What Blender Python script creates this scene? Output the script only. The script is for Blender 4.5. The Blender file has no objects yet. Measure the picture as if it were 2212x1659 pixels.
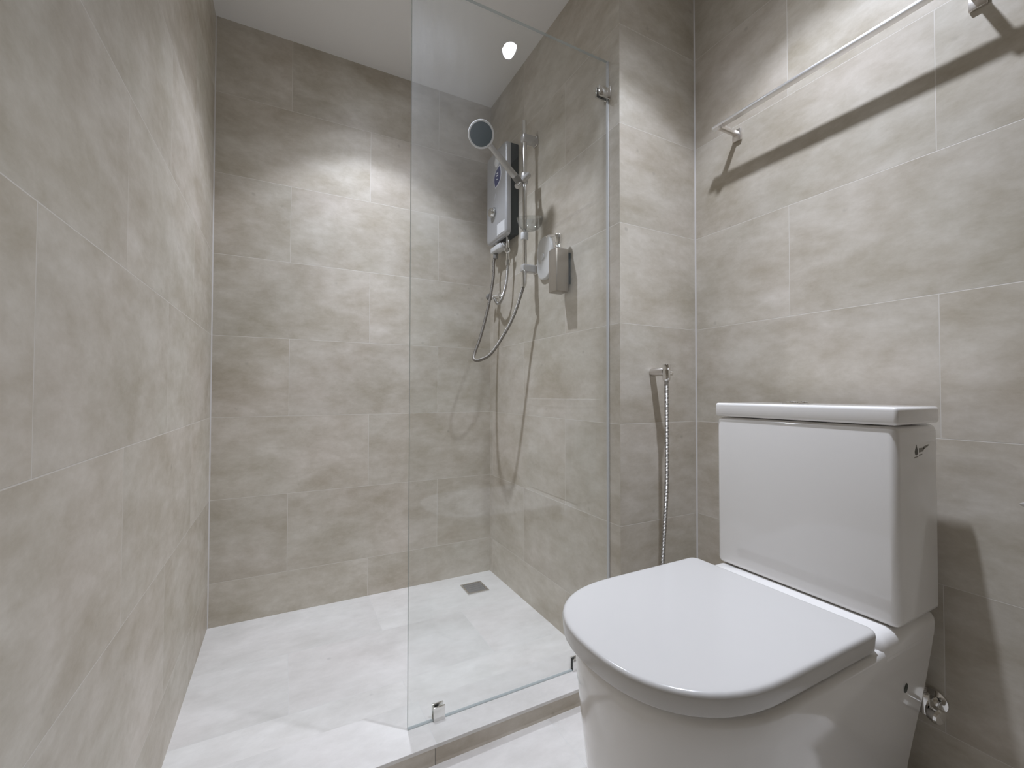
import bpy, bmesh, math, random
from mathutils import Vector, Matrix
random.seed(4)
S = bpy.context.scene
COL = S.collection

# ------------------------------------------------------------------ camera, world, exposure
H = 0.8527                                    # lens height above the floor
YAW, PITCH, ROLL = 0.4820, 0.0183, 0.0018
cam = bpy.data.cameras.new('camera')
cam.sensor_width = 36.0
cam.lens = 937.32 / 2212 * 36.0
cam.clip_start = 0.01
co = bpy.data.objects.new('camera', cam)
COL.objects.link(co)
fw = Vector((math.sin(YAW) * math.cos(PITCH), math.cos(YAW) * math.cos(PITCH), math.sin(PITCH)))
rt = Vector((math.cos(YAW), -math.sin(YAW), 0))
up = rt.cross(fw)
r2 = rt * math.cos(ROLL) + up * math.sin(ROLL)
u2 = up * math.cos(ROLL) - rt * math.sin(ROLL)
co.matrix_world = Matrix(((r2.x, u2.x, -fw.x, 0), (r2.y, u2.y, -fw.y, 0), (r2.z, u2.z, -fw.z, H), (0, 0, 0, 1)))
S.camera = co

w = bpy.data.worlds.new('world')
S.world = w
w.use_nodes = True
w.node_tree.nodes['Background'].inputs[0].default_value = (0.8, 0.9, 1.0, 1)
w.node_tree.nodes['Background'].inputs[1].default_value = 0.02

S.view_settings.view_transform = 'Standard'
S.view_settings.look = 'None'
S.view_settings.gamma = 1.0
S.view_settings.use_curve_mapping = False
S.view_settings.exposure = 0.0
LAMP_W = 97.0                                 # ceiling downlights, watts each (lit in downlight() below)
BEAM = ((0, 1.0), (10, .98), (20, .84), (31, .50), (40, .34), (50, .06), (60, .009), (90, .003))

# ------------------------------------------------------------------ room measures (metres)
D = 1.9012        # back wall of the shower
XL = -0.2393      # left wall
X1 = 0.8766       # shower's right wall (side of the pier)
X2 = 1.2019       # right wall by the toilet
YF = 0.9865       # front face of the pier
CZ = 2.2372       # ceiling
Z1 = 0.1581       # first horizontal joint
YB = -0.85        # wall behind the camera
G = 1.039         # glass plane
T = 0.12

# ------------------------------------------------------------------ material helpers
class NT:
    def __init__(s, name):
        s.m = bpy.data.materials.new(name); s.m.use_nodes = True
        s.t = s.m.node_tree; s.t.nodes.clear()
        s.out = s.t.nodes.new('ShaderNodeOutputMaterial')
    def n(s, kind, **kw):
        nd = s.t.nodes.new('ShaderNode' + kind)
        for k, v in kw.items():
            if k.startswith('i_'):
                key = k[2:]
                nd.inputs[int(key) if key.isdigit() else key.replace('_', ' ')].default_value = v
            else: setattr(nd, k, v)
        return nd
    def l(s, a, b): s.t.links.new(a, b)
    def math(s, op, a, b=None, c=None, clamp=False):
        nd = s.n('Math', operation=op); nd.use_clamp = clamp
        for i, v in enumerate((a, b, c)):
            if v is None: continue
            if isinstance(v, (int, float)): nd.inputs[i].default_value = v
            else: s.l(v, nd.inputs[i])
        return nd.outputs[0]
    def mix(s, f, a, b, blend='MIX'):
        nd = s.n('Mix', data_type='RGBA', blend_type=blend)
        for i, v in ((0, f), (6, a), (7, b)):
            if isinstance(v, (int, float)): nd.inputs[i].default_value = v
            elif isinstance(v, tuple): nd.inputs[i].default_value = v
            else: s.l(v, nd.inputs[i])
        return nd.outputs[2]
    def done(s, sh): s.l(sh, s.out.inputs[0]); return s.m

def c4(c): return (c[0], c[1], c[2], 1.0)

def plain(name, col, rough=0.4, metal=0.0, coat=0.0, spec=0.5, var=0.03, vscale=30.0, bump=0.0):
    """procedural material: base colour with a faint noise variation"""
    k = NT(name)
    tc = k.n('TexCoord')
    nz = k.n('TexNoise', i_Scale=vscale, i_Detail=4.0)
    k.l(tc.outputs['Object'], nz.inputs['Vector'])
    a = tuple(max(0, v * (1 - var)) for v in col); b = tuple(min(1, v * (1 + var)) for v in col)
    colr = k.mix(nz.outputs[0], c4(a), c4(b))
    p = k.n('BsdfPrincipled', i_Roughness=rough, i_Metallic=metal)
    p.inputs['Specular IOR Level'].default_value = spec
    p.inputs['Coat Weight'].default_value = coat
    p.inputs['Coat Roughness'].default_value = 0.04
    k.l(colr, p.inputs['Base Color'])
    if bump:
        bp = k.n('Bump', i_Strength=bump, i_Distance=0.001)
        k.l(nz.outputs[0], bp.inputs['Height']); k.l(bp.outputs[0], p.inputs['Normal'])
    return k.done(p.outputs[0])

def tile_mat(name, dark, light, grout, rough=0.42, seed=0.0, contrast=(0.355, 0.655)):
    """cloudy cement-look tiles, 600 x 300 in half bond; UV is in metres"""
    k = NT(name)
    uv = k.n('UVMap')
    br = k.n('TexBrick', offset=0.5, offset_frequency=2, squash=1.0, squash_frequency=2)
    br.inputs['Color1'].default_value = (0, 0, 0, 1); br.inputs['Color2'].default_value = (1, 1, 1, 1)
    br.inputs['Mortar'].default_value = (0.5, 0.5, 0.5, 1)
    br.inputs['Scale'].default_value = 1.0
    br.inputs['Mortar Size'].default_value = 0.0010
    br.inputs['Mortar Smooth'].default_value = 0.3
    br.inputs['Bias'].default_value = 0.0
    br.inputs['Brick Width'].default_value = 0.6
    br.inputs['Row Height'].default_value = 0.3
    k.l(uv.outputs[0], br.inputs['Vector'])
    off = k.n('VectorMath', operation='MULTIPLY'); off.inputs[1].default_value = (17.3, 9.1, 5.7)
    k.l(br.outputs['Color'], off.inputs[0])
    add = k.n('VectorMath', operation='ADD'); k.l(uv.outputs[0], add.inputs[0]); k.l(off.outputs[0], add.inputs[1])
    add2 = k.n('VectorMath', operation='ADD'); add2.inputs[1].default_value = (seed, seed * 1.7, seed * .6)
    k.l(add.outputs[0], add2.inputs[0])
    str_ = k.n('VectorMath', operation='MULTIPLY'); str_.inputs[1].default_value = (1.0, 1.7, 1.0)
    k.l(add2.outputs[0], str_.inputs[0])
    n1 = k.n('TexNoise', i_Scale=4.8, i_Detail=10.0, i_Roughness=0.66, i_Distortion=0.18)
    k.l(str_.outputs[0], n1.inputs['Vector'])
    n2 = k.n('TexNoise', i_Scale=17.0, i_Detail=8.0, i_Roughness=0.72, i_Distortion=0.1)
    k.l(str_.outputs[0], n2.inputs['Vector'])
    n3 = k.n('TexNoise', i_Scale=1.6, i_Detail=3.0, i_Roughness=0.5)
    k.l(add2.outputs[0], n3.inputs['Vector'])
    s = k.math('MULTIPLY_ADD', n1.outputs[0], 0.56, k.math('MULTIPLY', n2.outputs[0], 0.30))
    s = k.math('MULTIPLY_ADD', n3.outputs[0], 0.14, s)
    mr = k.n('MapRange'); mr.inputs[1].default_value = contrast[0]; mr.inputs[2].default_value = contrast[1]
    k.l(s, mr.inputs[0])
    base = k.mix(mr.outputs[0], c4(dark), c4(light))
    # small warm and cool patches
    n4 = k.n('TexNoise', i_Scale=2.6, i_Detail=4.0); k.l(add2.outputs[0], n4.inputs['Vector'])
    hue = k.mix(n4.outputs[0], (1.03, 0.985, 0.985, 1), (0.975, 1.01, 1.0, 1))
    base = k.mix(1.0, base, hue, 'MULTIPLY')
    tint = k.mix(br.outputs['Color'], (0.965, 0.965, 0.965, 1), (1.035, 1.035, 1.035, 1))
    base = k.mix(1.0, base, tint, 'MULTIPLY')
    # pits in the cement look
    vo = k.n('TexVoronoi', i_Scale=9.0); vo.inputs['Randomness'].default_value = 1.0
    k.l(add2.outputs[0], vo.inputs['Vector'])
    n5 = k.n('TexNoise', i_Scale=60.0, i_Detail=3.0); k.l(add2.outputs[0], n5.inputs['Vector'])
    pd = k.math('MULTIPLY_ADD', n5.outputs[0], 0.12, vo.outputs['Distance'])
    pm = k.n('MapRange'); pm.inputs[1].default_value = 0.085; pm.inputs[2].default_value = 0.13
    pm.inputs[3].default_value = 0.30; pm.inputs[4].default_value = 0.0
    k.l(pd, pm.inputs[0])
    base = k.mix(pm.outputs[0], base, c4(tuple(v * .55 for v in dark)))
    base = k.mix(br.outputs['Fac'], base, c4(grout))
    p = k.n('BsdfPrincipled', i_Roughness=rough)
    p.inputs['Specular IOR Level'].default_value = 0.4
    k.l(base, p.inputs['Base Color'])
    h = k.math('SUBTRACT', k.math('MULTIPLY', n2.outputs[0], 0.10), br.outputs['Fac'])
    bp = k.n('Bump', i_Strength=0.35, i_Distance=0.0012)
    k.l(h, bp.inputs['Height']); k.l(bp.outputs[0], p.inputs['Normal'])
    return k.done(p.outputs[0])

def thin_glass(name, tint, haze=False, extra=0.0):
    """clear sheet: see-through with Fresnel reflection on each face"""
    k = NT(name)
    ge = k.n('NewGeometry')
    dt = k.n('VectorMath', operation='DOT_PRODUCT')
    k.l(ge.outputs['Incoming'], dt.inputs[0]); k.l(ge.outputs['Normal'], dt.inputs[1])
    cs = k.math('ABSOLUTE', dt.outputs['Value'])
    f5 = k.math('POWER', k.math('SUBTRACT', 1.0, cs, clamp=True), 5.0)
    fr = k.math('MULTIPLY_ADD', f5, 0.92, 0.043 + extra, clamp=True)
    tr = k.n('BsdfTransparent'); tr.inputs[0].default_value = c4(tint)
    gl = k.n('BsdfGlossy', i_Roughness=0.0)
    body = tr.outputs[0]
    if haze:                                       # dried water marks near the free edge at the top
        tc = k.n('TexCoord'); sp = k.n('SeparateXYZ'); k.l(tc.outputs['Object'], sp.inputs[0])
        st = k.n('VectorMath', operation='MULTIPLY'); st.inputs[1].default_value = (60.0, 60.0, 7.0)
        k.l(tc.outputs['Object'], st.inputs[0])
        nz = k.n('TexNoise', i_Scale=1.0, i_Detail=6.0, i_Roughness=0.65); k.l(st.outputs[0], nz.inputs['Vector'])
        n2 = k.n('TexNoise', i_Scale=9.0, i_Detail=3.0); k.l(tc.outputs['Object'], n2.inputs['Vector'])
        gx = k.n('MapRange'); gx.inputs[1].default_value = 0.0; gx.inputs[2].default_value = 0.30
        gx.inputs[3].default_value = 1.0; gx.inputs[4].default_value = 0.0
        k.l(sp.outputs[0], gx.inputs[0])
        gz = k.n('MapRange'); gz.inputs[1].default_value = 1.05; gz.inputs[2].default_value = 1.75
        k.l(sp.outputs[2], gz.inputs[0])
        hz = k.math('MULTIPLY', k.math('POWER', gx.outputs[0], 1.5), gz.outputs[0])
        hz = k.math('MULTIPLY', hz, k.math('ADD', k.math('MULTIPLY', nz.outputs[0], 0.7), k.math('MULTIPLY', n2.outputs[0], 0.6)))
        hz = k.math('MULTIPLY_ADD', hz, 0.26, 0.004)
        df = k.n('BsdfTranslucent'); df.inputs[0].default_value = (0.9, 0.93, 0.97, 1)
        d2 = k.n('BsdfDiffuse'); d2.inputs[0].default_value = (0.9, 0.93, 0.97, 1)
        dm = k.n('MixShader'); k.l(df.outputs[0], dm.inputs[1]); k.l(d2.outputs[0], dm.inputs[2])
        m0 = k.n('MixShader'); k.l(hz, m0.inputs[0]); k.l(tr.outputs[0], m0.inputs[1]); k.l(dm.outputs[0], m0.inputs[2])
        body = m0.outputs[0]
    mx = k.n('MixShader')
    k.l(fr, mx.inputs[0]); k.l(body, mx.inputs[1]); k.l(gl.outputs[0], mx.inputs[2])
    return k.done(mx.outputs[0])

def edge_glass(name, col, a=0.5):
    k = NT(name)
    tc = k.n('TexCoord'); nz = k.n('TexNoise', i_Scale=12.0); k.l(tc.outputs['Object'], nz.inputs['Vector'])
    tr = k.n('BsdfTransparent'); tr.inputs[0].default_value = c4(col)
    p = k.n('BsdfPrincipled', i_Roughness=0.15)
    k.l(k.mix(nz.outputs[0], c4(tuple(v * .9 for v in col)), c4(col)), p.inputs['Base Color'])
    mx = k.n('MixShader'); mx.inputs[0].default_value = a
    k.l(tr.outputs[0], mx.inputs[1]); k.l(p.outputs[0], mx.inputs[2])
    return k.done(mx.outputs[0])

def glow(name, col, strength):
    k = NT(name)
    tc = k.n('TexCoord'); gr = k.n('TexNoise', i_Scale=5.0); k.l(tc.outputs['Object'], gr.inputs['Vector'])
    e = k.n('Emission', i_Strength=strength)
    k.l(k.mix(gr.outputs[0], c4(tuple(v * .97 for v in col)), c4(col)), e.inputs[0])
    return k.done(e.outputs[0])

def hose_mat(name, col, rough, scale):
    """spiral-wound metal hose, ribs along UV v"""
    k = NT(name)
    uv = k.n('UVMap'); sp = k.n('SeparateXYZ'); k.l(uv.outputs[0], sp.inputs[0])
    ph = k.math('MULTIPLY_ADD', sp.outputs[1], scale, sp.outputs[0])
    sn = k.math('SINE', k.math('MULTIPLY', ph, math.tau))
    p = k.n('BsdfPrincipled', i_Roughness=rough, i_Metallic=1.0)
    k.l(k.mix(k.math('MULTIPLY_ADD', sn, .5, .5), c4(tuple(v * .6 for v in col)), c4(col)), p.inputs['Base Color'])
    bp = k.n('Bump', i_Strength=0.7, i_Distance=0.0012); k.l(sn, bp.inputs['Height']); k.l(bp.outputs[0], p.inputs['Normal'])
    return k.done(p.outputs[0])

M = {}
M['wall'] = tile_mat('wall_tile', (0.430, 0.378, 0.292), (0.705, 0.660, 0.588), (0.70, 0.66, 0.60))
M['floor'] = tile_mat('floor_tile', (0.60, 0.575, 0.535), (0.78, 0.755, 0.72), (0.69, 0.67, 0.64), rough=0.5, seed=3.1)
M['curb'] = tile_mat('curb_tile', (0.46, 0.405, 0.32), (0.70, 0.65, 0.58), (0.22, 0.20, 0.17), seed=7.7)
M['paint'] = plain('ceiling_paint', (0.91, 0.895, 0.875), rough=0.8, var=0.012, vscale=3.0)
M['silicone'] = plain('silicone_bead', (0.66, 0.63, 0.60), rough=0.4)
M['ceramic'] = plain('white_ceramic', (0.84, 0.815, 0.785), rough=0.12, coat=0.6, var=0.006)
M['seat'] = plain('white_seat_plastic', (0.605, 0.585, 0.56), rough=0.20, var=0.006)
M['chrome'] = plain('chrome', (0.82, 0.81, 0.79), rough=0.10, metal=1.0)
M['satin'] = plain('satin_steel', (0.74, 0.71, 0.68), rough=0.30, metal=1.0, vscale=120)
M['bar'] = plain('brushed_bar', (0.90, 0.89, 0.89), rough=0.34, metal=0.9, vscale=140)
M['dark_steel'] = plain('drain_steel', (0.24, 0.23, 0.215), rough=0.45, metal=0.3, vscale=90)
M['glass'] = thin_glass('clear_glass', (0.990, 0.997, 0.994), haze=True, extra=0.017)
M['glass_edge'] = edge_glass('glass_edge', (0.62, 0.665, 0.665), 0.55)
M['acrylic'] = thin_glass('clear_acrylic', (0.93, 0.94, 0.94), extra=0.06)
M['seal'] = plain('clear_seal', (0.58, 0.58, 0.57), rough=0.3)
M['silver'] = plain('heater_silver', (0.53, 0.53, 0.54), rough=0.36, metal=0.4)
M['heater_dark'] = plain('heater_back', (0.012, 0.022, 0.026), rough=0.6)
M['white_plastic'] = plain('white_plastic', (0.74, 0.74, 0.74), rough=0.3)
M['grey_plastic'] = plain('grey_plastic', (0.25, 0.24, 0.23), rough=0.4)
M['blue'] = plain('badge_blue', (0.045, 0.055, 0.16), rough=0.3)
M['white_print'] = plain('white_print', (0.75, 0.76, 0.80), rough=0.5)
M['sticker'] = plain('white_sticker', (0.78, 0.78, 0.79), rough=0.5)
M['spray'] = plain('spray_face', (0.008, 0.038, 0.044), rough=0.6, spec=0.12, vscale=300, var=0.3)
M['shower_grey'] = plain('shower_grey', (0.60, 0.585, 0.57), rough=0.25, metal=0.35)
M['bronze'] = plain('dispenser_steel', (0.34, 0.300, 0.252), rough=0.36, metal=0.7, vscale=60)
M['hose'] = hose_mat('steel_hose', (0.36, 0.33, 0.295), 0.48, 1.0)
M['braid'] = hose_mat('bright_hose', (0.66, 0.64, 0.61), 0.32, 1.0)
M['ink'] = plain('grey_print', (0.10, 0.095, 0.08), rough=0.6)
M['ink_pale'] = plain('pale_print', (0.26, 0.245, 0.21), rough=0.6)
M['shadow_gap'] = plain('dark_rubber', (0.03, 0.03, 0.03), rough=0.7)
M['white_cover'] = plain('pale_cover', (0.69, 0.68, 0.66), rough=0.35)
M['lens'] = glow('lamp_lens', (0.93, 0.97, 1.0), 40.0)

# ------------------------------------------------------------------ mesh helpers
def obj(name, bm, mat, parent=None, smooth=True, angle=38.0, mats=None):
    o0 = Vector(parent.location) if parent is not None and parent.parent is None else None
    if parent is not None:
        root = parent
        while root.parent is not None: root = root.parent
        o0 = Vector(root.location)
        bmesh.ops.translate(bm, verts=bm.verts, vec=-o0)
    bmesh.ops.recalc_face_normals(bm, faces=bm.faces)
    me = bpy.data.meshes.new(name)
    bm.to_mesh(me); bm.free()
    for mm in (mats or [mat]): me.materials.append(mm)
    if smooth:
        for p in me.polygons: p.use_smooth = True
        me.set_sharp_from_angle(angle=math.radians(angle))
    o = bpy.data.objects.new(name, me)
    COL.objects.link(o)
    if parent is not None: o.parent = parent
    return o

def thing(name, label, cat, loc, group=None):
    o = bpy.data.objects.new(name, None)
    o.empty_display_size = 0.05
    COL.objects.link(o); o.location = loc
    o['label'] = label; o['category'] = cat
    if group: o['group'] = group
    return o

def tag(o, label, cat, group=None):
    o['label'] = label; o['category'] = cat
    if group: o['group'] = group
    return o

def box(bm, lo, hi, bev=0.0, seg=3):
    vs = [bm.verts.new((x, y, z)) for x in (lo[0], hi[0]) for y in (lo[1], hi[1]) for z in (lo[2], hi[2])]
    fs = [(0, 1, 3, 2), (4, 6, 7, 5), (0, 4, 5, 1), (2, 3, 7, 6), (0, 2, 6, 4), (1, 5, 7, 3)]
    faces = [bm.faces.new([vs[i] for i in f]) for f in fs]
    if bev:
        es = list({e for f in faces for e in f.edges})
        bmesh.ops.bevel(bm, geom=es, offset=bev, segments=seg, profile=0.5, affect='EDGES')
    return bm

def B(lo, hi, bev=0.0, seg=3): return box(bmesh.new(), lo, hi, bev, seg)

def frame(d):
    d = Vector(d).normalized()
    a = Vector((0, 0, 1)) if abs(d.z) < 0.9 else Vector((1, 0, 0))
    x = a.cross(d).normalized(); y = d.cross(x).normalized()
    return x, y, d

def lathe(bm, prof, origin, axis, seg=32, sx=1.0, xdir=None):
    """profile [(radius, height)] turned around axis"""
    x, y, d = frame(axis)
    if xdir is not None:
        x = Vector(xdir); x = (x - d * x.dot(d)).normalized(); y = d.cross(x)
    o = Vector(origin); rings = []
    for r, h in prof:
        if r < 1e-6: rings.append([bm.verts.new(o + d * h)])
        else: rings.append([bm.verts.new(o + d * h + x * (r * sx * math.cos(t)) + y * (r * math.sin(t)))
                            for t in [math.tau * i / seg for i in range(seg)]])
    for a, b in zip(rings, rings[1:]):
        for i in range(seg):
            j = (i + 1) % seg
            if len(a) == 1 and len(b) == 1: continue
            if len(a) == 1: bm.faces.new((a[0], b[i], b[j]))
            elif len(b) == 1: bm.faces.new((a[i], a[j], b[0]))
            else: bm.faces.new((a[i], a[j], b[j], b[i]))
    for rg in (rings[0], rings[-1]):
        if len(rg) > 2: bm.faces.new(rg)
    return bm

def cyl(bm, a, b, r, seg=24, bev=0.0):
    a = Vector(a); b = Vector(b); L = (b - a).length
    pr = [(r, 0), (r, L)] if not bev else [(r - bev, 0), (r - bev * .3, bev * .3), (r, bev), (r, L - bev), (r - bev * .3, L - bev * .3), (r - bev, L)]
    return lathe(bm, pr, a, b - a, seg)

def spline(pts, n=14):
    P = [Vector(p) for p in pts]; P = [P[0] * 2 - P[1]] + P + [P[-1] * 2 - P[-2]]
    out = []
    for i in range(1, len(P) - 2):
        for k in range(n):
            t = k / n
            a, b, c, d = P[i - 1:i + 3]
            out.append(0.5 * ((2 * b) + (c - a) * t + (2 * a - 5 * b + 4 * c - d) * t * t + (3 * b - a - 3 * c + d) * t ** 3))
    out.append(P[-2]); return out

def tube(bm, pts, r, seg=14, pitch=0.0):
    """round hose; with pitch, UV v counts windings along the length"""
    uvl = bm.loops.layers.uv.verify()
    P = [Vector(p) for p in pts]
    x, y, _ = frame(P[1] - P[0]); rings = []; L = 0; Ls = []
    for i, p in enumerate(P):
        d = (P[min(i + 1, len(P) - 1)] - P[max(i - 1, 0)]).normalized()
        x = (x - d * x.dot(d)).normalized(); y = d.cross(x)
        if i: L += (P[i] - P[i - 1]).length
        Ls.append(L / (pitch or 1))
        rr = r[i] if isinstance(r, (list, tuple)) else r
        rings.append([bm.verts.new(p + x * rr * math.cos(t) + y * rr * math.sin(t)) for t in [math.tau * k / seg for k in range(seg)]])
    for i in range(len(P) - 1):
        for k in range(seg):
            j = (k + 1) % seg
            f = bm.faces.new((rings[i][k], rings[i][j], rings[i + 1][j], rings[i + 1][k]))
            for lp, (u, v) in zip(f.loops, ((k / seg, Ls[i]), ((k + 1) / seg, Ls[i]), ((k + 1) / seg, Ls[i + 1]), (k / seg, Ls[i + 1]))):
                lp[uvl].uv = (u, v)
    bm.faces.new(rings[0]); bm.faces.new(rings[-1])
    return bm

def loft(bm, rings, cap=True):
    R = [[bm.verts.new(p) for p in rg] for rg in rings]
    n = len(R[0])
    for a, b in zip(R, R[1:]):
        for i in range(n): bm.faces.new((a[i], a[(i + 1) % n], b[(i + 1) % n], b[i]))
    if cap: bm.faces.new(R[0]); bm.faces.new(R[-1])
    return bm

def metric_uv(bm, ax, u0, v0):
    """UV in metres; ax = pair of axes, (u0, v0) = where a tile corner lies"""
    uvl = bm.loops.layers.uv.verify()
    for f in bm.faces:
        for lp in f.loops:
            c = lp.vert.co
            lp[uvl].uv = (c[ax[0]] - u0, c[ax[1]] - v0)
    return bm

def struct(name, bm, mat):
    o = obj(name, bm, mat, smooth=False); o['kind'] = 'structure'; return o

# ------------------------------------------------------------------ the room
# joints of even rows sit at x0 (mod 0.6); the bond shifts even rows by 0.3, hence u0 = x0 - 0.3
V0 = Z1 - 3.0
def wall(name, lo, hi, ax, even): return struct(name, metric_uv(B(lo, hi), ax, even - 0.3 - 6.0, V0), M['wall'])
wall('wall_back', (XL - T, D, -0.1), (X1 + 0.001, D + T, CZ + .1), (0, 2), 0.014)
wall('wall_left', (XL - T, YB, -0.1), (XL, D, CZ + .1), (1, 2), 0.651)
wall('wall_right', (X2, YB, -0.1), (X2 + T, YF + .3, CZ + .1), (1, 2), 0.385)
wall('wall_front', (XL - T, YB - T, -0.1), (X2 + T, YB, CZ + .1), (0, 2), 0.2)
bm = B((X1, YF, -0.1), (X2, D + T, CZ + .1))
uvl = bm.loops.layers.uv.verify()
for f in bm.faces:
    xf = abs(f.calc_center_median().y - YF) < 1e-4
    for lp in f.loops:
        c = lp.vert.co
        lp[uvl].uv = (((c.x - X1) * .9 + .003 if xf else c.y - (1.57 - .3 - 6.0)), c.z - V0)
struct('wall_pier', bm, M['wall'])
struct('floor', metric_uv(B((XL, YB, -0.1), (X2, D, 0.0)), (0, 1), 0.317 - 0.3 - 6.0 + 0.3, 1.30 - 3.0), M['floor'])
struct('ceiling', B((XL, YB, CZ), (X2, D, CZ + .1)), M['paint'])

# shower curb: riser tiles under a slightly overhanging cap
bm = B((XL, 0.973, 0.0), (X1, 1.118, 0.043))
metric_uv(bm, (0, 2), 0.313 - .3 - .6, -0.15)
struct('trim_1', bm, M['curb'])
bm = B((XL, 0.966, 0.043), (X1, 1.122, 0.052), 0.0012, 2)
metric_uv(bm, (0, 1), 0.313 - .3 - .6, 0.966 - 0.1)
struct('trim_2', bm, M['floor'])

def bead(name, x, y, sx, sy, z0, z1, r=0.0035):
    bm = bmesh.new()
    base = [(x, y), (x + sx * r, y), (x + sx * r * .45, y + sy * r * .45), (x, y + sy * r)]
    loft(bm, [[(a, b, z) for a, b in base] for z in (z0, z1)])
    return struct(name, bm, M['silicone'])
bead('trim_3', X2, YF, -1, -1, 0.0, CZ)
bead('trim_4', XL, D, 1, -1, 0.0, CZ)

# ------------------------------------------------------------------ ceiling downlights
def downlight(x, y, label, watts):
    t = thing('ceiling_downlight', label, 'light', (x, y, CZ), 'recessed ceiling downlights')
    bm = lathe(bmesh.new(), [(0.0255, 0.0), (0.0265, 0.006), (0.034, 0.006), (0.0375, 0.0035), (0.038, 0.0)], (x, y, CZ), (0, 0, -1), 40)
    obj('trim_ring', bm, M['white_plastic'], t)
    bm = lathe(bmesh.new(), [(0.0255, 0.0005), (0.0255, 0.0045), (0.0225, 0.0068), (0.016, 0.0082), (0.008, 0.0088), (0.0, 0.009)], (x, y, CZ), (0, 0, -1), 40)
    obj('lens', bm, M['lens'], t)
    ld = bpy.data.lights.new('lamp_bulb', 'SPOT')
    ld.energy = watts; ld.color = (0.93, 1.0, 1.16)
    ld.spot_size = math.radians(172); ld.spot_blend = 0.15; ld.shadow_soft_size = 0.022
    # beam profile of the reflector: angle from the axis -> relative candela
    ld.use_nodes = True
    nt = ld.node_tree; nt.nodes.clear()
    out = nt.nodes.new('ShaderNodeOutputLight'); em = nt.nodes.new('ShaderNodeEmission')
    tc = nt.nodes.new('ShaderNodeTexCoord'); sp = nt.nodes.new('ShaderNodeSeparateXYZ')
    ab = nt.nodes.new('ShaderNodeMath'); ab.operation = 'ABSOLUTE'
    ac = nt.nodes.new('ShaderNodeMath'); ac.operation = 'ARCCOSINE'
    dv = nt.nodes.new('ShaderNodeMath'); dv.operation = 'DIVIDE'; dv.inputs[1].default_value = math.pi / 2
    rp = nt.nodes.new('ShaderNodeValToRGB'); rp.color_ramp.interpolation = 'EASE'
    el = rp.color_ramp.elements
    prof = BEAM
    el[0].position = prof[0][0] / 90; el[0].color = (prof[0][1],) * 3 + (1,)
    el[1].position = prof[-1][0] / 90; el[1].color = (prof[-1][1],) * 3 + (1,)
    for ang, val in prof[1:-1]:
        e = el.new(ang / 90); e.color = (val,) * 3 + (1,)
    nt.links.new(tc.outputs['Normal'], sp.inputs[0]); nt.links.new(sp.outputs[2], ab.inputs[0])
    nt.links.new(ab.outputs[0], ac.inputs[0]); nt.links.new(ac.outputs[0], dv.inputs[0]); nt.links.new(dv.outputs[0], rp.inputs[0])
    nt.links.new(rp.outputs[0], em.inputs['Color']); em.inputs['Strength'].default_value = 1.0
    nt.links.new(em.outputs[0], out.inputs[0])
    lo = bpy.data.objects.new('lamp_bulb', ld); COL.objects.link(lo)
    lo.parent = t; lo.location = (0, 0, -0.014)
    return t
downlight(0.312, 1.492, 'white recessed downlight above the middle of the shower', LAMP_W)
downlight(0.785, 0.549, 'white recessed downlight above the toilet, mirrored in the glass screen', LAMP_W * 1.0)

# ------------------------------------------------------------------ glass screen
gx0, gx1, gz0, gz1 = 0.2655, X1 - 0.0005, 0.0535, 1.874
t = thing('shower_screen', 'frameless clear glass shower panel standing on the curb', 'glass screen', (gx0, G, gz0))
bm = B((gx0, G - .0045, gz0), (gx1 - .003, G + .0045, gz1))
for f in bm.faces: f.material_index = 0 if abs(f.normal.y) > .9 else 1
bmesh.ops.recalc_face_normals(bm, faces=bm.faces)
for f in bm.faces: f.material_index = 0 if abs(f.normal.y) > .9 else 1
obj('glass_pane', bm, None, t, smooth=False, mats=[M['glass'], M['glass_edge']])
obj('edge_seal', B((gx1 - .0035, G - .0042, gz0), (gx1, G + .0042, gz1)), M['seal'], t, smooth=False)
def floor_clip(cx):
    bm = bmesh.new()
    for s in (-1, 1):
        box(bm, (cx - .0145, G + s * .0052 - .0017 + s * .0017, .052), (cx + .0145, G + s * .0052 + .0017 + s * .0017, .086), .0008, 2)
    box(bm, (cx - .0145, G - .0085, .0522), (cx + .0145, G + .0085, .0548))
    return obj('floor_clip', bm, M['chrome'], t)
floor_clip(0.3415); floor_clip(0.7535)
bm = bmesh.new()
for s in (-1, 1):
    box(bm, (.836, G + s * .0055 - .0025 + s * .0015, 1.755), (X1 - .0005, G + s * .0055 + .0025 + s * .0015, 1.788), .001, 2)
box(bm, (X1 - .0035, G - .016, 1.75), (X1 - .0005, G + .016, 1.793), .0008, 2)
obj('wall_clamp', bm, M['chrome'], t)

# ------------------------------------------------------------------ toilet
def dshape(xf, xb, yc, hw, lf, z, n=2.4, rb=0.018, N=26):
    """D outline: rounded front at low x, square back with small corner radii"""
    pts = []
    xc = xf + lf
    for i in range(N + 1):
        a = -math.pi / 2 + math.pi * i / N
        c, s = math.cos(a), math.sin(a)
        pts.append((xc - lf * abs(c) ** (2 / n), yc + hw * math.copysign(abs(s) ** (2 / n), s), z))
    for i in range(6):
        a = math.pi / 2 - math.pi / 2 * i / 5
        pts.append((xb - rb + rb * math.cos(a), yc + hw - rb + rb * math.sin(a), z))
    for i in range(6):
        a = -math.pi / 2 * i / 5
        pts.append((xb - rb + rb * math.cos(a), yc - hw + rb + rb * math.sin(a), z))
    return pts

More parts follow.
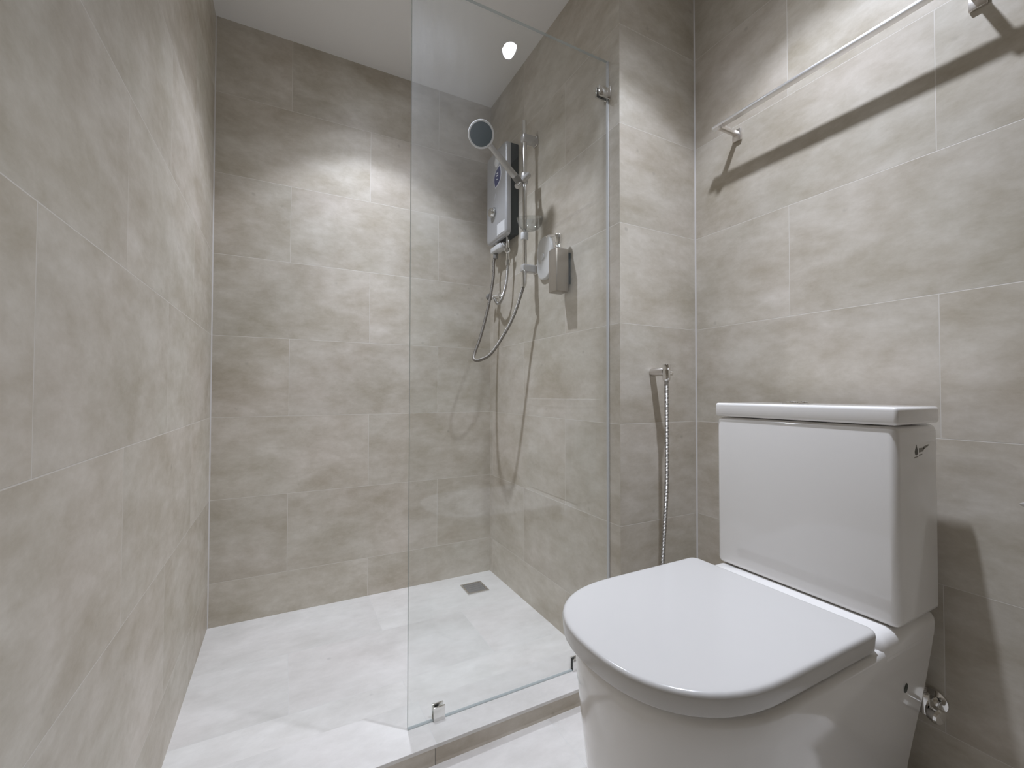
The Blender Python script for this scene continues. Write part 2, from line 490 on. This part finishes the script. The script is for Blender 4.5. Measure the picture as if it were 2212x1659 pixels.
YC = 0.5600
tl = thing('toilet', 'white close-coupled toilet with its lid shut, standing beside the glass screen', 'toilet', (0.80, YC, 0.0))
rings = []
for z, xf, hw, yc, xb in ((0.0, .490, .134, .558, 1.120), (.012, .482, .138, .558, 1.122), (.05, .478, .139, .558, 1.124),
                          (.12, .470, .146, .557, 1.128), (.20, .462, .157, .556, 1.132), (.28, .454, .168, .555, 1.137),
                          (.35, .449, .177, .555, 1.140), (.39, .448, .1815, .555, 1.141), (.402, .452, .180, .555, 1.140), (.405, .460, .174, .555, 1.134)):
    rings.append(dshape(xf, xb, yc, hw, .205, z, 2.25, .022))
obj('bowl', loft(bmesh.new(), rings), M['ceramic'], tl, angle=60)
def yrect(x0, x1, yc, hw, z, r, n=6):
    pts = []
    for (cx, cy, a0) in ((x1 - r, yc + hw - r, 0), (x0 + r, yc + hw - r, 90), (x0 + r, yc - hw + r, 180), (x1 - r, yc - hw + r, 270)):
        for i in range(n + 1):
            a = math.radians(a0 + 90 * i / n); pts.append((cx + r * math.cos(a), cy + r * math.sin(a), z))
    return pts
rings = []
for z, hw, dx in ((.30, .163, .0), (.35, .1745, .0), (.385, .1811, .0), (.400, .1822, .0), (.408, .1822, .0), (.415, .1808, .001), (.421, .1772, .003), (.4255, .171, .007), (.4280, .163, .012)):
    rings.append(yrect(.913 + dx, 1.1418 - dx * .3, .555, hw, z, .022))
obj('rear_deck', loft(bmesh.new(), rings), M['ceramic'], tl, angle=60)
bm = loft(bmesh.new(), [dshape(.444, .905, .565, .180, .205, z, 2.4, .015) for z in (.4055, .4125)])
obj('seat_ring', bm, M['seat'], tl)
rings = []
for z, d in ((.4100, .0045), (.4108, .0025), (.413, .0015), (.436, 0.0), (.4400, .0006), (.4425, .0018), (.4442, .0040), (.4449, .0068), (.4452, .012), (.4456, .06)):
    rings.append(dshape(.4345 + d, .908 - d * .8, .565, .1915 - d, .208 - d * .5, z, 2.4, .016))
obj('seat_lid', loft(bmesh.new(), rings), M['seat'], tl, angle=50)
bm = B((.970, .3695, .4283), (1.1415, .7365, .7915), .013, 5)
ci = obj('cistern', bm, M['ceramic'], tl, angle=60)
bm = B((.9675, .3675, .7930), (1.1435, .7385, .8265), .0065, 5)
obj('cistern_lid', bm, M['ceramic'], tl, angle=60)
bm = lathe(bmesh.new(), [(.030, 0), (.030, .002), (.028, .003), (.0, .003)], (1.035, .575, .8265), (0, 0, 1), 36)
fb = obj('flush_plate', bm, M['chrome'], tl)
for s in (-1, 1):
    bm = lathe(bmesh.new(), [(.0115, 0), (.0115, .0022), (.010, .0036), (0, .004)], (1.035, .575 + s * .0128, .8292), (0, 0, 1), 24)
    obj('flush_button', bm, M['chrome'], fb)
# water mark printed on the side of the cistern: a drop, a word block and two thin lines
def decal(name, quads, mat, parent):
    bm = bmesh.new()
    for q in quads:
        a = [bm.verts.new(p) for p in q]; b = [bm.verts.new((p[0], p[1] + .0008, p[2])) for p in q]
        bm.faces.new(a); bm.faces.new(b[::-1])
        for i in range(len(a)): bm.faces.new((a[i], b[i], b[(i + 1) % len(a)], a[(i + 1) % len(a)]))
    return obj(name, bm, mat, parent, smooth=False)
yy = .3692
def sh(x, z): return (x, yy, z)
drop = [sh(1.045 + .0062 * math.sin(a) * (1 - .0 * a), .742 - .0062 * math.cos(a)) for a in [(-.72 + 1.44 * i / 12) * math.pi for i in range(13)]] + [sh(1.0455, .7555)]
decal('printed_mark', [drop], M['ink'], ci)
decal('printed_text', [[sh(1.056, .7405), sh(1.073, .7415), sh(1.078, .7480), sh(1.073, .7485), sh(1.056, .7485)],
                       [sh(1.074, .7445), sh(1.096, .7510), sh(1.096, .7535), sh(1.073, .7500)],
                       [sh(1.056, .7345), sh(1.068, .7352), sh(1.070, .7372), sh(1.056, .7365)],
                       [sh(1.035, .7305), sh(1.052, .7325), sh(1.052, .7340), sh(1.035, .7322)]], M['ink_pale'], ci)
bm = lathe(bmesh.new(), [(.0095, 0), (.0095, .0018), (.008, .0026), (0, .0028)], (1.028, .3850, .304), (0.0, -1, -.12), 24, sx=.6)
obj('bolt_cap', bm, plain('bolt_cap_dark', (.05, .055, .04), .6), tl)

# stop valve and its hose in the gap behind the toilet
v = thing('angle_valve', 'chrome stop valve on the wall in the shadow behind the toilet', 'valve', (X2, .385, .215))
bm = cyl(bmesh.new(), (X2 - .045, .402, .215), (X2 - .002, .402, .215), .010, 20, .001); obj('valve_body', bm, M['chrome'], v)
bm = lathe(bmesh.new(), [(.024, 0), (.023, .004), (.012, .008), (.010, .008)], (X2 - .0005, .402, .215), (-1, 0, 0), 28); obj('wall_flange', bm, M['chrome'], v)
bm = cyl(bmesh.new(), (X2 - .047, .402, .205), (X2 - .047, .402, .245), .0085, 18, .001); obj('outlet', bm, M['chrome'], v)
bm = lathe(bmesh.new(), [(.008, 0), (.015, .004), (.016, .016), (.013, .020), (0, .021)], (X2 - .045, .394, .213), (-.3, -1, -.1), 20); obj('knob', bm, M['chrome'], v)
pts = spline([(X2 - .047, .402, .243), (X2 - .045, .413, .30), (X2 - .03, .44, .37), (X2 - .033, .455, .425)])
obj('supply_hose', tube(bmesh.new(), pts, .0055, 12, .004), M['braid'], v)

# ------------------------------------------------------------------ towel bar on the right wall
t = thing('towel_bar', 'long flat chrome towel bar high on the wall above the toilet', 'towel bar', (X2, .575, 1.64))
obj('bar', B((1.1185, .292, 1.6335), (1.1365, .858, 1.6415), .0012, 2), M['bar'], t)
for yb in (.831, .319):
    p = obj('bracket', B((1.119, yb - .0065, 1.6225), (X2 - .006, yb + .0065, 1.6345), .001, 2), M['satin'], t)
    obj('wall_plate', B((X2 - .0085, yb - .0135, 1.607), (X2 - .0003, yb + .0135, 1.642), .0015, 2), M['satin'], p)

# ------------------------------------------------------------------ bidet sprayer on the pier
bx, bz = 1.0045, .914
t = thing('bidet_sprayer', 'chrome bidet sprayer on a wall bracket with its hose hanging down', 'bidet sprayer', (bx, YF, bz))
bm = lathe(bmesh.new(), [(.0118, .0003), (.0125, .002), (.0125, .047), (.011, .050), (0, .050)], (bx, YF, bz), (0, -1, 0), 32)
obj('wall_bracket', bm, M['satin'], t)
yy = YF - .057
bm = lathe(bmesh.new(), [(.0085, 0), (.0105, .002), (.0115, .006), (.0115, .030), (.0105, .032), (.0105, .034), (.0115, .036), (.0115, .048), (.0105, .0495), (0, .0495)], (bx, yy, bz - .028), (0, 0, 1), 28)
sp = obj('sprayer_body', bm, M['chrome'], t)
bm = cyl(bmesh.new(), (bx + .008, yy, bz - .004), (bx + .021, yy - .002, bz - .004), .0075, 18, .001); obj('trigger', bm, M['chrome'], sp)
pts = spline([(bx, yy, bz - .026), (bx + .0005, yy, .75), (bx + .001, yy + .002, .58), (bx - .003, yy + .01, .42), (bx - .006, yy + .018, .28), (bx - .004, YF - .03, .17), (bx, YF - .012, .12)])
obj('hose', tube(bmesh.new(), pts, .0062, 14, .0042), M['braid'], t)
bm = lathe(bmesh.new(), [(.020, .0003), (.019, .004), (.011, .008), (.011, .018), (.0, .018)], (bx, YF, .115), (0, -1, 0), 24); obj('hose_outlet', bm, M['chrome'], t)

# ------------------------------------------------------------------ toilet roll holder reaching in at the right
t = thing('paper_holder', 'tip of a bright chrome paper holder on the wall at the right edge', 'holder', (X2, .20, .665))
pts = spline([(X2 - .004, .205, .672), (X2 - .05, .205, .672), (X2 - .066, .212, .670), (X2 - .070, .235, .664), (X2 - .070, .2615, .6595)], 8)
obj('arm', tube(bmesh.new(), pts, [.0065] * (len(pts) - 6) + [.0062, .0058, .0052, .0042, .0032, .0018]), M['bar'], t)
bm = lathe(bmesh.new(), [(.024, .0003), (.024, .005), (.020, .008), (0, .008)], (X2, .205, .672), (-1, 0, 0), 28); obj('wall_plate', bm, M['chrome'], t)

# ------------------------------------------------------------------ water heater
hx0, hx1, hy0, hy1, hz0, hz1 = .812, X1 - .0005, 1.610, 1.808, 1.518, 1.916
t = thing('water_heater', 'slim silver electric shower heater on the corner wall with a blue badge', 'water heater', (hx1, (hy0 + hy1) / 2, hz0))
rings = []
def rrect(x, y0, y1, z0, z1, r, n=6):
    pts = []
    for (cy, cz, a0) in ((y1 - r, z1 - r, 0), (y0 + r, z1 - r, 90), (y0 + r, z0 + r, 180), (y1 - r, z0 + r, 270)):
        for i in range(n + 1):
            a = math.radians(a0 + 90 * i / n); pts.append((x, cy + r * math.cos(a), cz + r * math.sin(a)))
    return pts
for x, ins in ((hx0 + .023, 0.0), (hx0 + .009, 0.0), (hx0 + .004, .002), (hx0 + .001, .006), (hx0, .014)):
    rings.append(rrect(x, hy0 + ins, hy1 - ins, hz0 + ins, hz1 - ins, .018))
obj('front_cover', loft(bmesh.new(), rings), M['silver'], t)
obj('back_body', B((hx0 + .023, hy0 + .006, hz0 + .004), (hx1, hy1 - .006, hz1 - .004), .004, 2), M['heater_dark'], t)
def face_plate(name, pts, mat, parent, d0=0.0004, th=0.0014):
    """flat shape on the heater's front; pts are (y, z)"""
    bm = loft(bmesh.new(), [[(hx0 + d0 - k, y, z) for y, z in pts] for k in (0, th)])
    return obj(name, bm, mat, parent, smooth=False)
def leaf(cy, cz, a, b, rot, n=22):
    pts = []
    for i in range(n):
        s = i / n * 2
        u = (s if s <= 1 else 2 - s) * 2 - 1
        wv = b * (1 - u * u) * (1 if s <= 1 else -1)
        y, z = a * u, wv
        pts.append((cy + y * math.cos(rot) - z * math.sin(rot), cz + y * math.sin(rot) + z * math.cos(rot)))
    return pts
R_ = math.radians(118)
bd = face_plate('badge', leaf(1.690, 1.790, .049, .036, R_), M['white_print'], t)
face_plate('badge_field', leaf(1.690, 1.790, .044, .0305, R_), M['blue'], bd, -.0008, .001)
for j, (dy, dz, ww) in enumerate(((.0, .012, .016), (.002, .002, .020), (.003, -.014, .010))):
    face_plate('badge_text', [(1.690 + dy - ww / 2, 1.789 + dz), (1.690 + dy + ww / 2, 1.789 + dz + .003), (1.690 + dy + ww / 2, 1.794 + dz + .003), (1.690 + dy - ww / 2, 1.794 + dz)], M['white_print'], bd, -.0016, .0008)
face_plate('badge_tail', [(1.716, 1.706), (1.722, 1.700), (1.708, 1.724), (1.706, 1.722)], M['white_print'], t)
bm = lathe(bmesh.new(), [(.027, 0), (.026, .004), (.018, .007), (0, .008)], (hx0 + .001, 1.693, 1.860), (-1, 0, 0), 28, sx=.9); obj('white_cap', bm, M['white_plastic'], t)
bm = lathe(bmesh.new(), [(.031, 0), (.030, .003), (.026, .005), (.024, .006)], (hx0 + .001, 1.730, 1.640), (-1, 0, 0), 32); dl = obj('dial_ring', bm, M['acrylic'], t)
bm = lathe(bmesh.new(), [(.021, 0), (.020, .012), (.017, .016), (0, .017)], (hx0 - .004, 1.730, 1.645), (-1, 0, 0), 28); obj('dial_knob', bm, M['chrome'], dl)
face_plate('rating_sticker', [(1.622, 1.532), (1.694, 1.532), (1.694, 1.580), (1.622, 1.580)], M['sticker'], t)
# outlet block and fittings under the heater
bm = B((.822, 1.690, 1.478), (.858, 1.790, 1.506), .007, 3); bl = obj('outlet_block', bm, M['white_plastic'], t)
bm = cyl(bmesh.new(), (.838, 1.745, 1.500), (.838, 1.745, 1.522), .011, 18); obj('outlet_neck', bm, M['white_plastic'], bl)
bm = lathe(bmesh.new(), [(.006, 0), (.010, .008), (.010, .016), (0, .018)], (.838, 1.692, 1.492), (-.1, -1, .35), 18); obj('filter_knob', bm, M['white_plastic'], bl)
bm = cyl(bmesh.new(), (.842, 1.650, 1.415), (.842, 1.650, 1.520), .0075, 18, .001); iv = obj('inlet_valve', bm, M['chrome'], t)
bm = lathe(bmesh.new(), [(.004, 0), (.012, .003), (.0125, .011), (.009, .014), (.006, .010), (0, .010)], (.838, 1.645, 1.455), (-.6, -1, 0), 22); obj('inlet_knob', bm, M['chrome'], iv)
bm = cyl(bmesh.new(), (.842, 1.650, 1.395), (.842, 1.650, 1.418), .0095, 6); obj('inlet_nut', bm, M['chrome'], iv)
pts = spline([(.842, 1.650, 1.398), (.841, 1.655, 1.36), (.838, 1.662, 1.31), (.834, 1.690, 1.258), (.834, 1.725, 1.243), (.836, 1.755, 1.258), (.838, 1.770, 1.275)])
obj('inlet_hose', tube(bmesh.new(), pts, .0062, 12, .004), M['braid'], t)

v = thing('corner_valve', 'small chrome stop valve near the shower corner below the heater', 'valve', (X1, 1.80, 1.29))
bm = lathe(bmesh.new(), [(.020, .0003), (.019, .004), (.010, .008), (.010, .045), (0, .045)], (X1, 1.80, 1.29), (-1, 0, 0), 24); obj('valve_body', bm, M['chrome'], v)
bm = cyl(bmesh.new(), (.836, 1.800, 1.29), (.836, 1.772, 1.276), .0075, 16, .001); obj('outlet', bm, M['chrome'], v)
bm = lathe(bmesh.new(), [(.007, 0), (.015, .003), (.015, .016), (0, .017)], (.836, 1.812, 1.291), (-.25, 1, .05), 20); obj('knob', bm, M['grey_plastic'], v)

# ------------------------------------------------------------------ slide rail, hand shower, hose, soap dish
px, py = .823, 1.470
t = thing('slide_rail', 'vertical chrome shower rail on two wall brackets', 'shower rail', (px, py, 1.272))
obj('rail', cyl(bmesh.new(), (px, py, 1.272), (px, py, 1.917), .0092, 24, .001), M['chrome'], t)
for z in (1.846, 1.335):
    b = obj('bracket', B((px - .0125, py - .0135, z - .0155), (X1 - .004, py + .0135, z + .0155), .006, 4), M['shower_grey'], t)
    obj('wall_plate', B((X1 - .006, py - .015, z - .019), (X1 - .0003, py + .015, z + .019), .003, 3), M['satin'], b)
hd = Vector((-.155, -.01, .125)).normalized()                 # direction of the shower's handle
hb = Vector((.778, 1.449, 1.667))                           # lower end of the handle
h = obj('slider', cyl(bmesh.new(), (.831, 1.449, 1.697), (.7745, 1.447, 1.6345), .0105, 22, .003), M['shower_grey'], t)
obj('slider_clamp', cyl(bmesh.new(), (px, py, 1.668), (px, py, 1.708), .0128, 22, .002), M['shower_grey'], t)
obj('holder_cup', cyl(bmesh.new(), hb - hd * .028, hb + hd * .012, .0135, 22, .002), M['grey_plastic'], h)

t = thing('hand_shower', 'round hand shower with dark spray face, tilted in its holder', 'shower head', hb)
L = .138
bm = bmesh.new()
tube(bm, [hb + hd * s for s in (0.0, .004, .03, .07, .11, .135, .15)], [.0105, .0125, .0128, .0122, .0108, .0100, .0105], 20)
obj('handle', bm, M['shower_grey'], t)
nrm = Vector((-.36, -.80, -.48))
hc = hb + hd * (.152 + .046)
nrm = (nrm - hd * nrm.dot(hd) * .75).normalized()
bm = lathe(bmesh.new(), [(0, -.016), (.020, -.0145), (.036, -.008), (.0455, .000), (.0475, .006), (.0465, .010), (.0430, .0115), (.0405, .0105)], hc, nrm, 48)
hr = obj('head_shell', bm, M['white_plastic'], t)
bm = lathe(bmesh.new(), [(.0408, .0095), (.0400, .0112), (.020, .0122), (0, .0125)], hc, nrm, 48)
obj('spray_face', bm, M['spray'], t)

pts = spline([(.838, 1.765, 1.482), (.832, 1.772, 1.43), (.829, 1.770, 1.366), (.808, 1.772, 1.245), (.768, 1.765, 1.105), (.722, 1.728, 1.018), (.697, 1.668, .986),
              (.705, 1.615, .984), (.734, 1.580, 1.010), (.772, 1.540, 1.086), (.798, 1.510, 1.157), (.8105, 1.480, 1.228), (.8130, 1.460, 1.262)])
t = thing('shower_hose', 'grey metal shower hose hanging in a long loop under the heater', 'hose', (.70, 1.65, .985))
obj('flexible_hose', tube(bmesh.new(), pts, .0066, 14, .0044), M['hose'], t)
obj('hose_nut', cyl(bmesh.new(), (.838, 1.765, 1.455), (.838, 1.765, 1.480), .0105, 20, .001), M['grey_plastic'], t)
bm = lathe(bmesh.new(), [(.0075, 0), (.0085, .006), (.0082, .045), (.0075, .062), (.006, .066)], (.8130, 1.4590, 1.258), (.03, .02, 1), 20)
obj('end_fitting', bm, M['chrome'], t)

sc = Vector((.822, 1.452, 1.486))
t = thing('soap_dish', 'clear plastic soap dish clipped on the shower rail', 'soap dish', sc)
nd = Vector((-.26, -.42, .87)).normalized()
ex = Vector((1, -.55, 0)).normalized()
bm = lathe(bmesh.new(), [(.0, -.044), (.016, -.0435), (.032, -.037), (.0445, -.020), (.0505, .002), (.0515, .0085), (.0500, .0085), (.0485, .001), (.0428, -.018), (.031, -.0345), (.016, -.0408), (.0, -.0412)], sc + Vector((-.004, -.0335, .022)), nd, 40, sx=1.0)
obj('dish', bm, M['acrylic'], t)
obj('clip', cyl(bmesh.new(), (px, py, 1.446), (px, py, 1.474), .0150, 24, .003), M['white_plastic'], t)

# ------------------------------------------------------------------ soap dispenser and the pale cover behind it
dx0, dx1, dy0, dy1, dz0, dz1 = .8125, X1 - .012, 1.2300, 1.2800, 1.198, 1.349
t = thing('soap_dispenser', 'square taupe metal soap dispenser with chrome pump on the shower wall', 'soap dispenser', (X1, 1.255, dz0))
rings = []
def rq(z, ins, r=.004):
    pts = []
    for (cx, cy, a0) in ((dx1 - r - ins, dy1 - r - ins, 0), (dx0 + r + ins, dy1 - r - ins, 90), (dx0 + r + ins, dy0 + r + ins, 180), (dx1 - r - ins, dy0 + r + ins, 270)):
        for i in range(5):
            a = math.radians(a0 + 90 * i / 4); pts.append((cx + r * math.cos(a), cy + r * math.sin(a), z))
    return pts
for z, i in ((dz0, .001), (dz0 + .001, 0), (dz1 - .006, 0), (dz1 - .002, .002), (dz1, .006), (dz1 + .003, .014)):
    rings.append(rq(z, i))
obj('body', loft(bmesh.new(), rings), M['bronze'], t)
obj('wall_bracket', B((dx1 - .002, dy0 + .006, dz0 + .03), (X1 - .0005, dy1 - .006, dz1 - .012), .001, 2), M['heater_dark'], t)
cx, cy = (dx0 + dx1) / 2, (dy0 + dy1) / 2
bm = lathe(bmesh.new(), [(.0135, 0), (.0135, .004), (.0115, .008), (.0095, .011), (.0095, .016), (.0055, .017), (.0055, .021)], (cx, cy, dz1 + .002), (0, 0, 1), 28)
obj('collar', bm, M['chrome'], t)
bm = lathe(bmesh.new(), [(.0055, 0), (.0125, .001), (.0135, .004), (.013, .027), (.012, .0295), (0, .030)], (cx, cy, dz1 + .022), (0, 0, 1), 28)
pm = obj('pump_head', bm, M['chrome'], t)
pts = spline([(cx - .008, cy, dz1 + .040), (cx - .026, cy + .001, dz1 + .043), (cx - .042, cy + .001, dz1 + .041), (cx - .049, cy + .001, dz1 + .036)], 6)
obj('spout', tube(bmesh.new(), pts, [.0036] * 8 + [.0032] * (len(pts) - 8), 12), M['chrome'], pm)

t = thing('wall_cover', 'pale rounded plastic wall cover beside the soap dispenser', 'cover plate', (X1, 1.385, 1.36))
rings = []
for x, ins in ((X1 - .0003, .0), (X1 - .008, .0), (X1 - .012, .003), (X1 - .0135, .009)):
    rings.append([(x, 1.396 + (.052 - ins) * math.copysign(abs(math.cos(a)) ** .75, math.cos(a)), 1.362 + (.082 - ins) * math.copysign(abs(math.sin(a)) ** .75, math.sin(a))) for a in [math.tau * i / 48 for i in range(48)]])
obj('cover_body', loft(bmesh.new(), rings), M['white_cover'], t)
bm = lathe(bmesh.new(), [(.011, 0), (.013, .0015), (.011, .003), (.009, .0015), (0, .001)], (X1 - .0133, 1.400, 1.366), (-1, 0, 0), 28, sx=1.0)
obj('button', bm, M['white_plastic'], t)

# ------------------------------------------------------------------ floor drain
t = thing('floor_drain', 'small square steel floor drain in the far shower corner', 'drain', (.739, 1.760, 0))
ox0, ox1, oy0, oy1 = .691, .787, 1.711, 1.809
bm = bmesh.new()
for lo, hi in (((ox0, oy0, .0004), (ox1, oy0 + .008, .004)), ((ox0, oy1 - .008, .0004), (ox1, oy1, .004)), ((ox0, oy0 + .008, .0004), (ox0 + .008, oy1 - .008, .004)), ((ox1 - .008, oy0 + .008, .0004), (ox1, oy1 - .008, .004))):
    box(bm, lo, hi, .0008, 2)
obj('frame', bm, M['satin'], t)
bm = B((ox0 + .009, oy0 + .009, .0004), (ox1 - .009, oy1 - .009, .0028), .0006, 2)
for i in range(4): box(bm, (ox0 + .018, oy0 + .018 + i * .018, .0028), (ox1 - .018, oy0 + .024 + i * .018, .0033))
obj('grate', bm, M['dark_steel'], t)
